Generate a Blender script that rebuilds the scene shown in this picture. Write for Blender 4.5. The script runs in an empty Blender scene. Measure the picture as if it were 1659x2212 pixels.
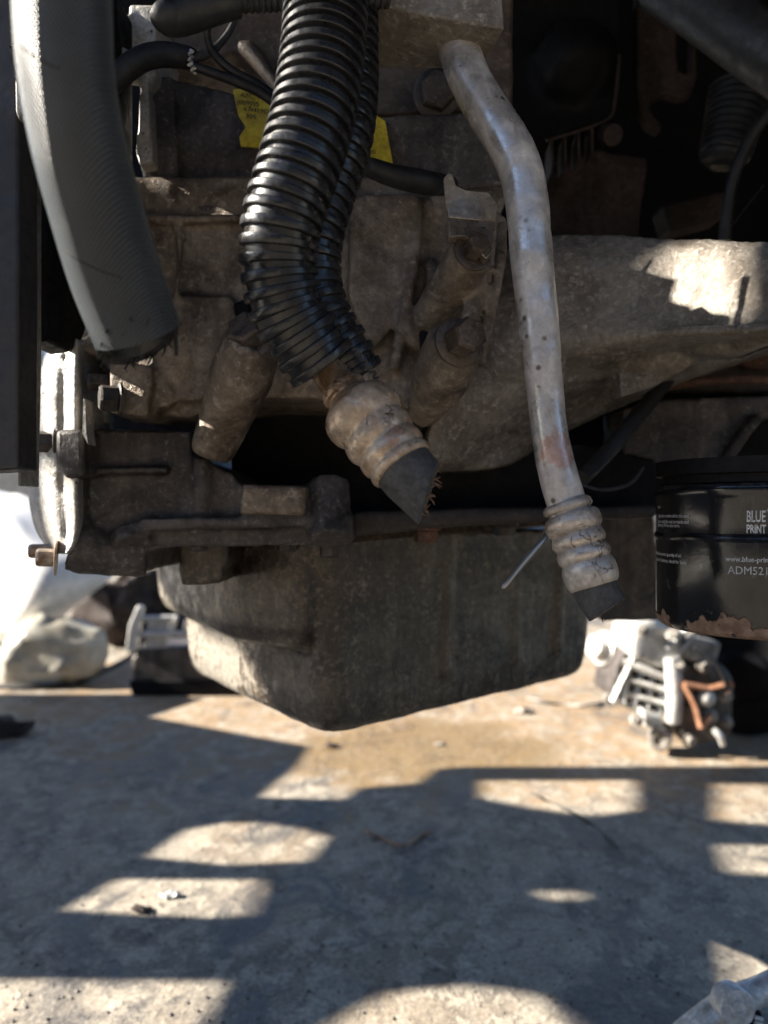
import bpy, bmesh, math, random
from mathutils import Vector, Matrix, noise
random.seed(7)
S = bpy.context.scene
COL = S.collection
# ------------------------------------------------------------------ camera, sky, sun, exposure
F = 1671.0; CX = 829.5; CY = 1106.0; CAMZ = 0.40
ELEV = math.radians(27.5); AZ = math.radians(0.5)
SUN_DIR = Vector((math.cos(ELEV)*math.cos(AZ), math.cos(ELEV)*math.sin(AZ), -math.sin(ELEV)))
cam = bpy.data.cameras.new('camera'); co = bpy.data.objects.new('camera', cam); COL.objects.link(co)
co.location = (0, 0, CAMZ); co.rotation_euler = (math.pi/2, 0, 0)
cam.sensor_fit = 'VERTICAL'; cam.sensor_height = 32.0; cam.lens = 32.0*F/2212.0
cam.clip_start = 0.02; cam.clip_end = 500
cam.dof.use_dof = True; cam.dof.focus_distance = 0.385; cam.dof.aperture_fstop = cam.lens/4.2
S.camera = co
W = bpy.data.worlds.new('World'); S.world = W; W.use_nodes = True
wn = W.node_tree
sky = wn.nodes.new('ShaderNodeTexSky'); sky.sky_type = 'NISHITA'; sky.sun_disc = False
sky.sun_elevation = ELEV; sky.sun_rotation = math.radians(-90); sky.air_density = 1.0; sky.dust_density = 0.4; sky.ozone_density = 4.0
bg = wn.nodes['Background']; wn.links.new(sky.outputs[0], bg.inputs[0]); bg.inputs[1].default_value = 0.055
sl = bpy.data.lights.new('sun', 'SUN'); sl.energy = 5.0; sl.angle = math.radians(0.5); sl.color = (1.0, 0.92, 0.80)
so = bpy.data.objects.new('sun', sl); COL.objects.link(so)
so.rotation_euler = SUN_DIR.to_track_quat('-Z', 'Y').to_euler()
S.view_settings.view_transform = 'Standard'; S.view_settings.look = 'None'
S.view_settings.exposure = 2.1; S.view_settings.gamma = 1.0
S.view_settings.use_curve_mapping = False
S.cycles.caustics_reflective = False; S.cycles.caustics_refractive = False

# ------------------------------------------------------------------ helpers
dg = bpy.context.evaluated_depsgraph_get
def P(x, y, d):
    return Vector(((x-CX)/F*d, d, CAMZ-(y-CY)/F*d))
def onfloor(x, y, z=0.0):
    d = (CAMZ-z)*F/(y-CY)
    return Vector(((x-CX)/F*d, d, z))
def catmull(pts, n):
    out = []
    m = len(pts)
    for i in range(m-1):
        p0 = pts[max(i-1, 0)]; p1 = pts[i]; p2 = pts[i+1]; p3 = pts[min(i+2, m-1)]
        for k in range(n):
            t = k/n
            out.append([0.5*((2*b)+(-a+c)*t+(2*a-5*b+4*c-e)*t*t+(-a+3*b-3*c+e)*t**3)
                        for a, b, c, e in zip(p0, p1, p2, p3)])
    out.append(list(pts[-1]))
    return out
class G:
    def __init__(s): s.v = []; s.f = []
    def add(s, vs, fs):
        o = len(s.v); s.v += [tuple(v) for v in vs]; s.f += [tuple(i+o for i in f) for f in fs]; return s
    def tube(s, pts, rad, seg=20, cap=True, cut0=None, cut1=None):
        pts = [Vector(p) for p in pts]; n = len(pts)
        if not hasattr(rad, '__len__'): rad = [rad]*n
        T = [(pts[min(i+1, n-1)]-pts[max(i-1, 0)]).normalized() for i in range(n)]
        a = Vector((0, 1, 0))
        if abs(T[0].dot(a)) > .9: a = Vector((1, 0, 0))
        U = (a-T[0]*a.dot(T[0])).normalized(); vs = []
        for i in range(n):
            U = (U-T[i]*U.dot(T[i])).normalized(); V = T[i].cross(U)
            for k in range(seg):
                an = 2*math.pi*k/seg
                p = pts[i]+(U*math.cos(an)+V*math.sin(an))*rad[i]
                if i == n-1 and cut1 is not None:
                    p = p-T[i]*((p-pts[i]).dot(cut1)/T[i].dot(cut1))
                if i == 0 and cut0 is not None:
                    p = p-T[i]*((p-pts[i]).dot(cut0)/T[i].dot(cut0))
                vs.append(p)
        fs = [(i*seg+k, i*seg+(k+1) % seg, (i+1)*seg+(k+1) % seg, (i+1)*seg+k) for i in range(n-1) for k in range(seg)]
        if cap:
            fs.append(tuple(range(seg-1, -1, -1))); fs.append(tuple((n-1)*seg+k for k in range(seg)))
        return s.add(vs, fs)
    def pxtube(s, path, n=8, seg=20, **kw):      # path of (x, y, depth, radius in px)
        q = catmull(path, n)
        return s.tube([P(x, y, d) for x, y, d, r in q], [r*d/F for x, y, d, r in q], seg, **kw)
    def prism(s, front, back):
        n = len(front)
        fs = [tuple(range(n)), tuple(range(2*n-1, n-1, -1))]
        fs += [(i, i+n, (i+1) % n+n, (i+1) % n) for i in range(n)]
        return s.add(list(front)+list(back), fs)
    def slab(s, poly, d, th):                    # poly px (x,y) or (x,y,dd)
        fr = [P(p[0], p[1], d+(p[2] if len(p) > 2 else 0)) for p in poly]
        return s.prism(fr, [Vector((v.x, d+th, v.z)) for v in fr])
    def box(s, c, h, R=None):
        c = Vector(c); vs = []
        for sx in (-1, 1):
            for sy in (-1, 1):
                for sz in (-1, 1):
                    v = Vector((sx*h[0], sy*h[1], sz*h[2]))
                    vs.append(c+(R @ v if R else v))
        return s.add(vs, [(0, 1, 3, 2), (4, 6, 7, 5), (0, 4, 5, 1), (2, 3, 7, 6), (0, 2, 6, 4), (1, 5, 7, 3)])
    def lathe(s, c, ax, prof, seg=28, ph=0.0):   # prof of (height along axis, radius)
        c = Vector(c); ax = Vector(ax).normalized()
        a = Vector((0, 0, 1)) if abs(ax.z) < .9 else Vector((1, 0, 0))
        U = (a-ax*a.dot(ax)).normalized(); V = ax.cross(U); vs = []
        for h, r in prof:
            for k in range(seg):
                an = 2*math.pi*k/seg+ph
                vs.append(c+ax*h+(U*math.cos(an)+V*math.sin(an))*r)
        n = len(prof)
        fs = [(i*seg+k, i*seg+(k+1) % seg, (i+1)*seg+(k+1) % seg, (i+1)*seg+k) for i in range(n-1) for k in range(seg)]
        fs.append(tuple(range(seg-1, -1, -1))); fs.append(tuple((n-1)*seg+k for k in range(seg)))
        return s.add(vs, fs)
    def grid(s, rows, th=None, tdir=Vector((0, 1, 0))):   # rows of world points -> sheet closed with thickness
        a = len(rows); b = len(rows[0]); vs = [p for r in rows for p in r]
        fs = [(i*b+j, i*b+j+1, (i+1)*b+j+1, (i+1)*b+j) for i in range(a-1) for j in range(b-1)]
        if th:
            m = len(vs); vs = vs+[p+tdir*th for p in vs]
            fs += [tuple(m+k for k in reversed(f)) for f in fs]
            ed = [j for j in range(b)]+[i*b+b-1 for i in range(1, a)]+[(a-1)*b+j for j in range(b-2, -1, -1)]+[i*b for i in range(a-2, 0, -1)]
            fs += [(ed[k], ed[k]+m, ed[(k+1) % len(ed)]+m, ed[(k+1) % len(ed)]) for k in range(len(ed))]
        return s.add(vs, fs)
CLOUD = {}
def cloud(size):
    if size not in CLOUD:
        t = bpy.data.textures.new('cast_noise', 'CLOUDS'); t.noise_scale = size; t.noise_depth = 3; CLOUD[size] = t
    return CLOUD[size]
def build(name, g, mat, parent=None, smooth=True, bevel=0, remesh=0, soft=0, disp=None, angle=40, sub=0):
    me = bpy.data.meshes.new(name); me.from_pydata(g.v, [], g.f); me.update()
    bm = bmesh.new(); bm.from_mesh(me); bmesh.ops.recalc_face_normals(bm, faces=bm.faces); bm.to_mesh(me); bm.free()
    me.materials.append(mat)
    o = bpy.data.objects.new(name, me); COL.objects.link(o)
    if parent is not None:
        o.parent = parent
        b = parent; loc = Vector((0, 0, 0))
        while b is not None:
            if b.type == 'EMPTY': loc = loc+b.location
            b = b.parent
        o.matrix_parent_inverse = Matrix.Translation(-loc) if parent.type == 'EMPTY' else Matrix.Identity(4)
    if sub:
        m = o.modifiers.new('sub', 'SUBSURF'); m.levels = sub; m.render_levels = sub
    if bevel:
        m = o.modifiers.new('bev', 'BEVEL'); m.width = bevel; m.segments = 3; m.limit_method = 'ANGLE'; m.angle_limit = math.radians(35)
    if remesh:
        m = o.modifiers.new('rem', 'REMESH'); m.mode = 'VOXEL'; m.voxel_size = remesh; m.use_smooth_shade = True
        if soft:
            m = o.modifiers.new('smo', 'SMOOTH'); m.factor = 0.6; m.iterations = soft
    if disp:
        for size, st in (disp if isinstance(disp, list) else [disp]):
            m = o.modifiers.new('dis', 'DISPLACE'); m.texture = cloud(size); m.strength = st; m.mid_level = 0.5; m.texture_coords = 'GLOBAL'
    if smooth:
        for p in me.polygons: p.use_smooth = True
        if not remesh and not sub:
            try: me.set_sharp_from_angle(angle=math.radians(angle))
            except Exception: pass
    return o
def sheet(rows, th, n=6):
    rs = [catmull(r, n) for r in rows]
    cols = list(zip(*rs)); cols = [catmull([list(p) for p in c], 4) for c in cols]
    return [[P(*cols[j][i]) for j in range(len(cols))] for i in range(len(cols[0]))], th
def tag(o, label, cat, group=None):
    o['label'] = label; o['category'] = cat
    if group: o['group'] = group
    return o
def thing(name, label, cat, loc, group=None):
    o = bpy.data.objects.new(name, None); COL.objects.link(o); o.location = loc; o.empty_display_size = .02
    return tag(o, label, cat, group)

# ------------------------------------------------------------------ materials
class NT:
    def __init__(s, name):
        s.m = bpy.data.materials.new(name); s.m.use_nodes = True; s.t = s.m.node_tree
        s.b = s.t.nodes['Principled BSDF']; s.tc = s.t.nodes.new('ShaderNodeTexCoord')
    def n(s, typ, **kw):
        nd = s.t.nodes.new(typ)
        for k, v in kw.items(): setattr(nd, k, v)
        return nd
    def l(s, a, b): s.t.links.new(a, b)
    def noise(s, scale, detail=6, rough=.6, dist=0, vec=None):
        nd = s.n('ShaderNodeTexNoise'); nd.inputs['Scale'].default_value = scale; nd.inputs['Detail'].default_value = detail
        nd.inputs['Roughness'].default_value = rough; nd.inputs['Distortion'].default_value = dist
        s.l(vec if vec is not None else s.tc.outputs['Object'], nd.inputs['Vector']); return nd.outputs['Fac']
    def stretch(s, sc):
        mp = s.n('ShaderNodeMapping'); mp.inputs['Scale'].default_value = sc
        s.l(s.tc.outputs['Object'], mp.inputs['Vector']); return mp.outputs['Vector']
    def vor(s, scale, vec=None):
        nd = s.n('ShaderNodeTexVoronoi'); nd.inputs['Scale'].default_value = scale
        s.l(vec if vec is not None else s.tc.outputs['Object'], nd.inputs['Vector']); return nd.outputs['Distance']
    def ramp(s, fac, a, b):
        r = s.n('ShaderNodeMapRange'); r.inputs['From Min'].default_value = a; r.inputs['From Max'].default_value = b
        r.clamp = True; s.l(fac, r.inputs['Value']); return r.outputs['Result']
    def mix(s, fac, a, b):
        m = s.n('ShaderNodeMix', data_type='RGBA')
        if isinstance(fac, float): m.inputs[0].default_value = fac
        else: s.l(fac, m.inputs[0])
        for v, i in ((a, 6), (b, 7)):
            if isinstance(v, tuple): m.inputs[i].default_value = v+(1,) if len(v) == 3 else v
            else: s.l(v, m.inputs[i])
        return m.outputs[2]
    def math(s, op, a, b):
        m = s.n('ShaderNodeMath', operation=op)
        for v, i in ((a, 0), (b, 1)):
            if isinstance(v, (int, float)): m.inputs[i].default_value = v
            else: s.l(v, m.inputs[i])
        return m.outputs[0]
    def fin(s, col, rough=.6, metal=0., bump=None, bd=.0006, bs=1., spec=None):
        B = s.b.inputs
        if isinstance(col, tuple): B['Base Color'].default_value = col+(1,)
        else: s.l(col, B['Base Color'])
        if isinstance(rough, (int, float)): B['Roughness'].default_value = rough
        else: s.l(rough, B['Roughness'])
        if isinstance(metal, (int, float)): B['Metallic'].default_value = metal
        else: s.l(metal, B['Metallic'])
        if spec is not None: B['Specular IOR Level'].default_value = spec
        if bump is not None:
            bn = s.n('ShaderNodeBump'); bn.inputs['Distance'].default_value = bd; bn.inputs['Strength'].default_value = bs
            s.l(bump, bn.inputs['Height']); s.l(bn.outputs['Normal'], B['Normal'])
        return s.m
def dirty(name, base, grime, light=None, big=14, fine=90, cover=.5, lcov=.60, rough=.6, metal=0., bd=.0016, pit=None, crack=None, stain=None, mot=.6, streak=0.):
    # bare surface, broad grime, mottled dirt, fine pale scuffs, pits and crack lines
    q = NT(name)
    a = q.noise(big, 6, .62, .8); b = q.noise(fine, 8, .68, .5); c = q.noise(fine*3.2, 6, .7, .2)
    col = q.mix(q.ramp(a, cover-.09, cover+.10), base, grime)
    mid = tuple((u*.45+v*.55)*.8 for u, v in zip(base, grime))
    col = q.mix(q.math('MULTIPLY', q.ramp(b, .46, .62), mot), col, mid)
    if light:
        lf = q.math('MULTIPLY', q.ramp(c, lcov-.05, lcov+.03), q.ramp(b, .40, .60))
        col = q.mix(q.math('MULTIPLY', lf, .5), col, light)
    if streak:
        sv = q.noise(75, 5, .6, .2, q.stretch((1, 1, .10)))
        col = q.mix(q.math('MULTIPLY', q.ramp(sv, .47, .60), streak), col, tuple(v*.75 for v in grime))
    dk = q.ramp(q.noise(fine*1.7, 7, .75, .4), .60, .66)
    col = q.mix(q.math('MULTIPLY', dk, .7), col, tuple(v*.4 for v in grime))
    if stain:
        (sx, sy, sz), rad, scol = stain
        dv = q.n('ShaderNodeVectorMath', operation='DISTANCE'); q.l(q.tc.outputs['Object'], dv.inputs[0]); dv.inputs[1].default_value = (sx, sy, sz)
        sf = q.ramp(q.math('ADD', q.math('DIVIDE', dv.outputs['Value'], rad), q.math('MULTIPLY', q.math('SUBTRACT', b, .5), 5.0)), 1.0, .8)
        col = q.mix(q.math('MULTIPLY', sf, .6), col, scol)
    v = q.mix(q.ramp(c, .35, .65), (.76, .75, .74), (1.17, 1.17, 1.17))
    mm = q.n('ShaderNodeMix', data_type='RGBA', blend_type='MULTIPLY'); mm.inputs[0].default_value = 1
    q.l(col, mm.inputs[6]); q.l(v, mm.inputs[7]); col = mm.outputs[2]
    h = q.math('ADD', q.math('MULTIPLY', b, .6), q.math('MULTIPLY', c, .4))
    if pit:
        p = q.ramp(q.vor(pit), .10, .22); pn = q.ramp(q.noise(pit*.3, 3), .50, .56)
        pf = q.math('MULTIPLY', q.math('SUBTRACT', 1.0, p), pn)
        col = q.mix(q.math('MULTIPLY', pf, .85), col, (.045, .032, .024)); h = q.math('SUBTRACT', h, q.math('MULTIPLY', pf, .5))
    if crack:
        vn = q.n('ShaderNodeTexVoronoi', feature='DISTANCE_TO_EDGE'); vn.inputs['Scale'].default_value = crack
        wob = q.n('ShaderNodeVectorMath', operation='ADD'); nz = q.n('ShaderNodeTexNoise'); nz.inputs['Scale'].default_value = 150
        q.l(q.tc.outputs['Object'], nz.inputs['Vector']); sc = q.n('ShaderNodeVectorMath', operation='SCALE'); sc.inputs['Scale'].default_value = .012
        q.l(nz.outputs['Color'], sc.inputs[0]); q.l(q.tc.outputs['Object'], wob.inputs[0]); q.l(sc.outputs[0], wob.inputs[1]); q.l(wob.outputs[0], vn.inputs['Vector'])
        cf = q.math('MULTIPLY', q.ramp(vn.outputs['Distance'], .05, .02), q.ramp(q.noise(60, 3), .48, .56))
        col = q.mix(q.math('MULTIPLY', cf, .8), col, (.10, .065, .04)); h = q.math('SUBTRACT', h, q.math('MULTIPLY', cf, .3))
    r2 = q.math('ADD', q.math('MULTIPLY', q.ramp(b, .4, .6), .25), rough-.12)
    mt = q.math('MULTIPLY', q.ramp(b, .58, .46), metal) if metal else 0.
    return q.fin(col, r2, mt, h, bd)
M = {}
M['cast'] = dirty('cast_grey_brown', (.335, .275, .215), (.115, .083, .060), (.47, .41, .34), 26, 75, .51, .585, .48, .45, .0024, mot=.55, streak=.3)
M['cast_grey'] = dirty('cast_grey', (.34, .31, .27), (.15, .125, .10), (.52, .49, .45), 16, 85, .53, .58, .52, .4, .0028, mot=.45)
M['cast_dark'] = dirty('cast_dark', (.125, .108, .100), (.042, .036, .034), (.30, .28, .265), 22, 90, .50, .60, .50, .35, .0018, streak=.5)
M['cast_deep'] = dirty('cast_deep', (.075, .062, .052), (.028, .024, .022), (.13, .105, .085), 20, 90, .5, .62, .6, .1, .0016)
M['cast_brown'] = dirty('cast_grimy_dim', (.15, .112, .09), (.055, .041, .034), (.26, .20, .16), 20, 90, .5, .60, .6, .1, .0020)  # grime brown, with the dim light of the upper case worked into the tone
M['alu'] = dirty('bright_alu', (.50, .485, .46), (.30, .28, .25), (.64, .63, .61), 22, 120, .54, .57, .45, .3, .0016, pit=170, mot=.5)
M['sump'] = dirty('sump_paint', (.115, .093, .070), (.040, .031, .025), (.32, .265, .20), 14, 80, .48, .56, .38, .15, .0010, stain=(tuple(P(425, 1450, .665)), .085, (.42, .385, .33)), streak=.5)  # stain is pale dust, placed to brighten the sun patch as well
M['pipe'] = dirty('pipe_alu', (.66, .63, .60), (.52, .46, .42), (.72, .70, .68), 14, 45, .56, .62, .36, .5, .0003, pit=130, mot=.3, stain=(tuple(P(1208, 980, .345)), .008, (.55, .27, .20)))
M['ferrule'] = dirty('ferrule_alu', (.55, .44, .335), (.30, .19, .115), (.68, .59, .48), 34, 75, .52, .60, .36, .45, .0006, pit=170, crack=85, mot=.35, stain=(tuple(P(890, 905, .315)), .010, (.55, .31, .22)))
M['ferrule_grey'] = dirty('ferrule_grey', (.54, .49, .44), (.34, .27, .21), (.62, .58, .53), 34, 85, .54, .60, .42, .45, .0006, pit=170, crack=110, mot=.4)
M['rust'] = dirty('rust', (.17, .085, .052), (.07, .038, .028), (.30, .16, .09), 40, 110, .5, .6, .8, 0, .0016)
M['bolt'] = dirty('bolt_steel', (.15, .118, .095), (.07, .052, .042), (.30, .25, .21), 50, 140, .52, .63, .45, .5, .0006, mot=.3)
M['bolt_dark'] = dirty('bolt_dark', (.075, .062, .055), (.035, .03, .027), (.16, .14, .12), 60, 160, .5, .6, .5, .4, .0008)
M['bolt_zinc'] = dirty('bolt_zinc', (.52, .45, .37), (.28, .17, .10), (.62, .58, .52), 70, 160, .52, .6, .45, .4, .0007)
M['plate'] = dirty('clip_plate', (.42, .38, .33), (.24, .19, .145), (.56, .53, .49), 30, 80, .54, .6, .35, .6, .0005)
M['sleeve'] = dirty('black_plastic', (.016, .017, .020), (.024, .024, .026), (.05, .05, .05), 30, 160, .55, .68, .32, 0, .0001)
M['rubber'] = dirty('black_rubber', (.016, .017, .020), (.030, .030, .032), (.07, .068, .066), 40, 130, .52, .66, .5, 0, .0004)
M['rubber_grey'] = dirty('grey_rubber', (.075, .075, .077), (.038, .038, .040), (.13, .13, .13), 50, 150, .5, .62, .72, 0, .0006)
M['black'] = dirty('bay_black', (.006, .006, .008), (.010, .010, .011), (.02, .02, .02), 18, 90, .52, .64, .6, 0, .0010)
M['bay_brown'] = dirty('bay_brown', (.065, .050, .046), (.026, .021, .020), (.10, .078, .066), 18, 90, .5, .62, .7, 0, .0012)
M['shroud'] = dirty('shroud', (.030, .028, .030), (.05, .042, .038), None, 10, 60, .6, .6, .5, 0, .0005)
M['silver'] = dirty('silver_bg', (.66, .66, .65), (.42, .41, .38), (.76, .76, .76), 22, 70, .56, .58, .4, .4, .0010)
M['silver_dull'] = dirty('silver_dull', (.36, .34, .31), (.17, .15, .13), (.48, .46, .43), 22, 70, .5, .6, .5, .3, .0010)
M['copper'] = dirty('copper', (.50, .26, .16), (.28, .14, .085), None, 30, 80, .52, .6, .45, .4, .0006)
M['yellow'] = dirty('yellow_label', (.62, .50, .035), (.44, .34, .03), None, 40, 120, .56, .6, .5, 0, .0001)
M['white'] = dirty('white_paint', (.82, .82, .82), (.74, .73, .71), None, 6, 40, .6, .6, .35, 0, .0001)
for k_ in ('black', 'bay_brown'): M[k_].node_tree.nodes['Principled BSDF'].inputs['Specular IOR Level'].default_value = .15
M['ink'] = NT('black_ink').fin((.02, .02, .018), .6)
pq = NT('white_print'); M['print'] = pq.fin(pq.mix(pq.ramp(pq.noise(420, 5, .7), .42, .62), (.66, .67, .68), (.36, .36, .36)), .6)
M['thread'] = NT('fibre_thread').fin((.30, .20, .14), .8)
M['thread_black'] = NT('black_fibre').fin((.02, .018, .016), .8)
M['tie'] = NT('pale_string').fin((.55, .54, .52), .7)
M['steel'] = NT('polished_rod').fin((.50, .48, .44), .28, .8)
def hose_mat():
    q = NT('woven_hose')
    w = q.noise(38, 4, .6)
    # cross-woven cloth print in the rubber: two crossing wave sets give a fine cell relief
    def wave(rot):
        mp = q.n('ShaderNodeMapping'); mp.inputs['Rotation'].default_value = (0, rot, 0)
        q.l(q.tc.outputs['Object'], mp.inputs['Vector'])
        wv = q.n('ShaderNodeTexWave'); wv.inputs['Scale'].default_value = 300; wv.inputs['Distortion'].default_value = .6
        wv.inputs['Detail'].default_value = 1
        q.l(mp.outputs['Vector'], wv.inputs['Vector']); return wv.outputs['Fac']
    h = q.math('MULTIPLY', wave(.55), wave(-.75))
    col = q.mix(q.ramp(w, .35, .7), (.024, .028, .033), (.038, .043, .049))
    q.b.inputs['Sheen Weight'].default_value = .12; q.b.inputs['Sheen Roughness'].default_value = .5; q.b.inputs['Sheen Tint'].default_value = (.8, .92, 1, 1)
    return q.fin(col, .36, 0, h, .0004, .9, .55)
M['hose'] = hose_mat()
def filter_mat():
    q = NT('filter_black')
    b = q.noise(26, 5, .6); c = q.noise(180, 4, .6)
    sp = q.n('ShaderNodeSeparateXYZ'); q.l(q.tc.outputs['Object'], sp.inputs[0])
    vz = q.stretch((1, 1, .12)); s = q.noise(70, 4, .6, 0, vz)
    col = q.mix(q.ramp(s, .58, .72), (.010, .011, .014), (.05, .05, .048))
    col = q.mix(q.ramp(c, .64, .70), col, (.06, .058, .054))
    # chipped paint along the bottom rim shows brown rust
    e = q.math('ADD', q.math('MULTIPLY', q.math('SUBTRACT', FZ0+.0045, sp.outputs[2]), 48.0), q.math('MULTIPLY', q.math('SUBTRACT', q.noise(48, 6, .55), .47), 3.6))
    chip = q.ramp(e, .0, .06)
    rust = q.mix(q.ramp(q.noise(160, 6, .7), .4, .65), (.17, .105, .072), (.32, .22, .16))
    col = q.mix(chip, col, rust)
    ro = q.math('ADD', q.math('MULTIPLY', chip, .6), .16)
    hh = q.math('SUBTRACT', q.math('MULTIPLY', c, .15), q.math('MULTIPLY', chip, .8))
    return q.fin(col, ro, 0, hh, .0006)
def floor_mat():
    q = NT('concrete')
    fl = q.stretch((1, .8, 1))
    a = q.noise(2.6, 6, .6, .5, fl); b = q.noise(11, 8, .62, .8, fl); c = q.noise(46, 7, .65, .4, fl); d = q.noise(210, 4, .7)
    col = q.mix(q.ramp(b, .40, .60), (.345, .30, .24), (.185, .165, .138))
    col = q.mix(q.math('MULTIPLY', q.ramp(a, .50, .60), .75), col, (.20, .15, .10))
    e = q.noise(26, 9, .72, .4, fl)
    fl1 = q.ramp(e, .50, .55)
    col = q.mix(q.math('MULTIPLY', fl1, .5), col, (.44, .39, .315))
    fl2 = q.ramp(q.math('ADD', q.math('MULTIPLY', c, .6), q.math('MULTIPLY', b, .4)), .52, .55)
    col = q.mix(q.math('MULTIPLY', fl2, .55), col, (.47, .42, .34))
    st = q.ramp(q.noise(6.5, 9, .68, 1.0, fl), .52, .60)
    col = q.mix(q.math('MULTIPLY', st, .8), col, (.085, .08, .077))
    st2 = q.ramp(q.noise(30, 7, .7, .6, fl), .56, .62)
    col = q.mix(q.math('MULTIPLY', st2, .55), col, (.085, .08, .076))
    sp = q.ramp(c, .64, .69); col = q.mix(q.math('MULTIPLY', sp, .8), col, (.07, .06, .05))
    # soaked oil patch below the sump
    so_ = q.n('ShaderNodeSeparateXYZ'); q.l(q.tc.outputs['Object'], so_.inputs[0])
    dx = q.math('DIVIDE', q.math('SUBTRACT', so_.outputs[0], .06), .26); dy = q.math('DIVIDE', q.math('SUBTRACT', so_.outputs[1], 1.30), .20)
    rr_ = q.math('ADD', q.math('ADD', q.math('MULTIPLY', dx, dx), q.math('MULTIPLY', dy, dy)), q.math('MULTIPLY', q.math('SUBTRACT', b, .5), 3.0))
    ex = q.math('DIVIDE', q.math('SUBTRACT', so_.outputs[0], .25), 1.1); ey = q.math('DIVIDE', q.math('SUBTRACT', so_.outputs[1], 1.75), .72)
    r3 = q.math('ADD', q.math('ADD', q.math('MULTIPLY', ex, ex), q.math('MULTIPLY', ey, ey)), q.math('MULTIPLY', q.math('SUBTRACT', b, .5), 2.6))
    soil = q.math('SUBTRACT', 1.0, q.ramp(r3, .5, 1.1))
    col = q.mix(q.math('MULTIPLY', soil, q.ramp(e, .62, .42)), col, (.30, .21, .125))
    oil = q.math('SUBTRACT', 1.0, q.ramp(rr_, .55, 1.05))
    col = q.mix(q.math('MULTIPLY', oil, .8), col, (.20, .135, .06))
    v = q.mix(q.ramp(d, .36, .64), (.70, .70, .70), (1.22, 1.22, 1.22))
    mm = q.n('ShaderNodeMix', data_type='RGBA', blend_type='MULTIPLY'); mm.inputs[0].default_value = 1
    q.l(col, mm.inputs[6]); q.l(v, mm.inputs[7])
    h = q.math('ADD', q.math('MULTIPLY', b, .5), q.math('ADD', q.math('MULTIPLY', c, .3), q.math('MULTIPLY', d, .12)))
    h = q.math('ADD', h, q.math('MULTIPLY', fl2, .08))
    ro = q.math('SUBTRACT', q.math('SUBTRACT', .85, q.math('MULTIPLY', st, .35)), q.math('MULTIPLY', oil, .25))
    return q.fin(mm.outputs[2], ro, 0, h, .006)

# ------------------------------------------------------------------ ground
g = G(); n = 60
rows = []
for i in range(n+1):
    t = i/n; yy = -6+46*(t**1.0)
    rows.append([Vector((-25+50*j/n, yy, 0)) for j in range(n+1)])
g.grid(rows)
fo = build('ground', g, floor_mat()); fo['kind'] = 'structure'

#@@STRUCTURE
# ------------------------------------------------------------------ engine
engine = thing('engine', 'dirty cast engine with black oil sump filling the middle of the view', 'engine', (0, .55, .26))
# main casting wall and its bosses
g = G()
g.slab([(120, 380), (900, 380), (1040, 430), (1095, 470), (1090, 560), (1060, 700), (1010, 800), (915, 905), (850, 870), (700, 862), (590, 858), (500, 868), (410, 902), (235, 892), (225, 780), (130, 735)], .455, .10)
g.pxtube([(548, 735, .415, 62), (520, 815, .425, 68), (488, 900, .44, 56), (462, 965, .45, 48), (455, 985, .452, 40)], 6, 22)   # long boss
g.pxtube([(990, 735, .405, 66), (955, 810, .42, 62), (925, 870, .44, 45), (910, 905, .45, 30)], 6, 22)
g.pxtube([(1022, 548, .405, 50), (960, 640, .43, 46), (905, 740, .455, 40)], 6, 20)
g.pxtube([(930, 560, .45, 14), (935, 650, .447, 16), (925, 760, .45, 14)], 6, 12)
g.pxtube([(1085, 480, .44, 14), (1078, 580, .43, 14), (1055, 690, .425, 16), (1030, 790, .425, 18)], 6, 12)
g.pxtube([(420, 640, .455, 22), (405, 760, .452, 24), (330, 880, .452, 20)], 6, 12)
g.slab([(235, 770), (330, 790), (318, 900), (232, 890)], .435, .05)
g.slab([(330, 660), (372, 668), (368, 880), (322, 880)], .445, .05)
g.slab([(300, 640), (500, 640), (520, 700), (470, 800), (440, 862), (400, 868), (345, 868), (330, 700)], .448, .05)        # raised pad
g.slab([(760, 420), (900, 415), (880, 560), (850, 700), (800, 760), (750, 640)], .446, .05)
g.pxtube([(905, 430, .452, 12), (895, 560, .446, 13), (870, 700, .446, 14), (850, 800, .45, 14)], 6, 12)
g.pxtube([(300, 470, .452, 9), (400, 474, .450, 9), (560, 470, .450, 9)], 4, 10)
g.pxtube([(384, 470, .452, 7), (388, 560, .450, 7), (380, 640, .446, 7)], 4, 10)
g.pxtube([(1040, 560, .425, 18), (1030, 640, .42, 20), (1010, 700, .415, 22)], 4, 14)
wall = build('casting', g, M['cast'], engine, remesh=.0019, soft=3, disp=[(.03, .0020), (.006, .0006)])
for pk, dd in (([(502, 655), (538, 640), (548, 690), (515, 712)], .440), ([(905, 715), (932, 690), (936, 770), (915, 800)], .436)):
    g = G(); g.slab(pk, dd, .02); build('pocket_shade', g, M['black'], engine, bevel=.002)  # black slabs on the casting stand in for shade in the recesses
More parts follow.
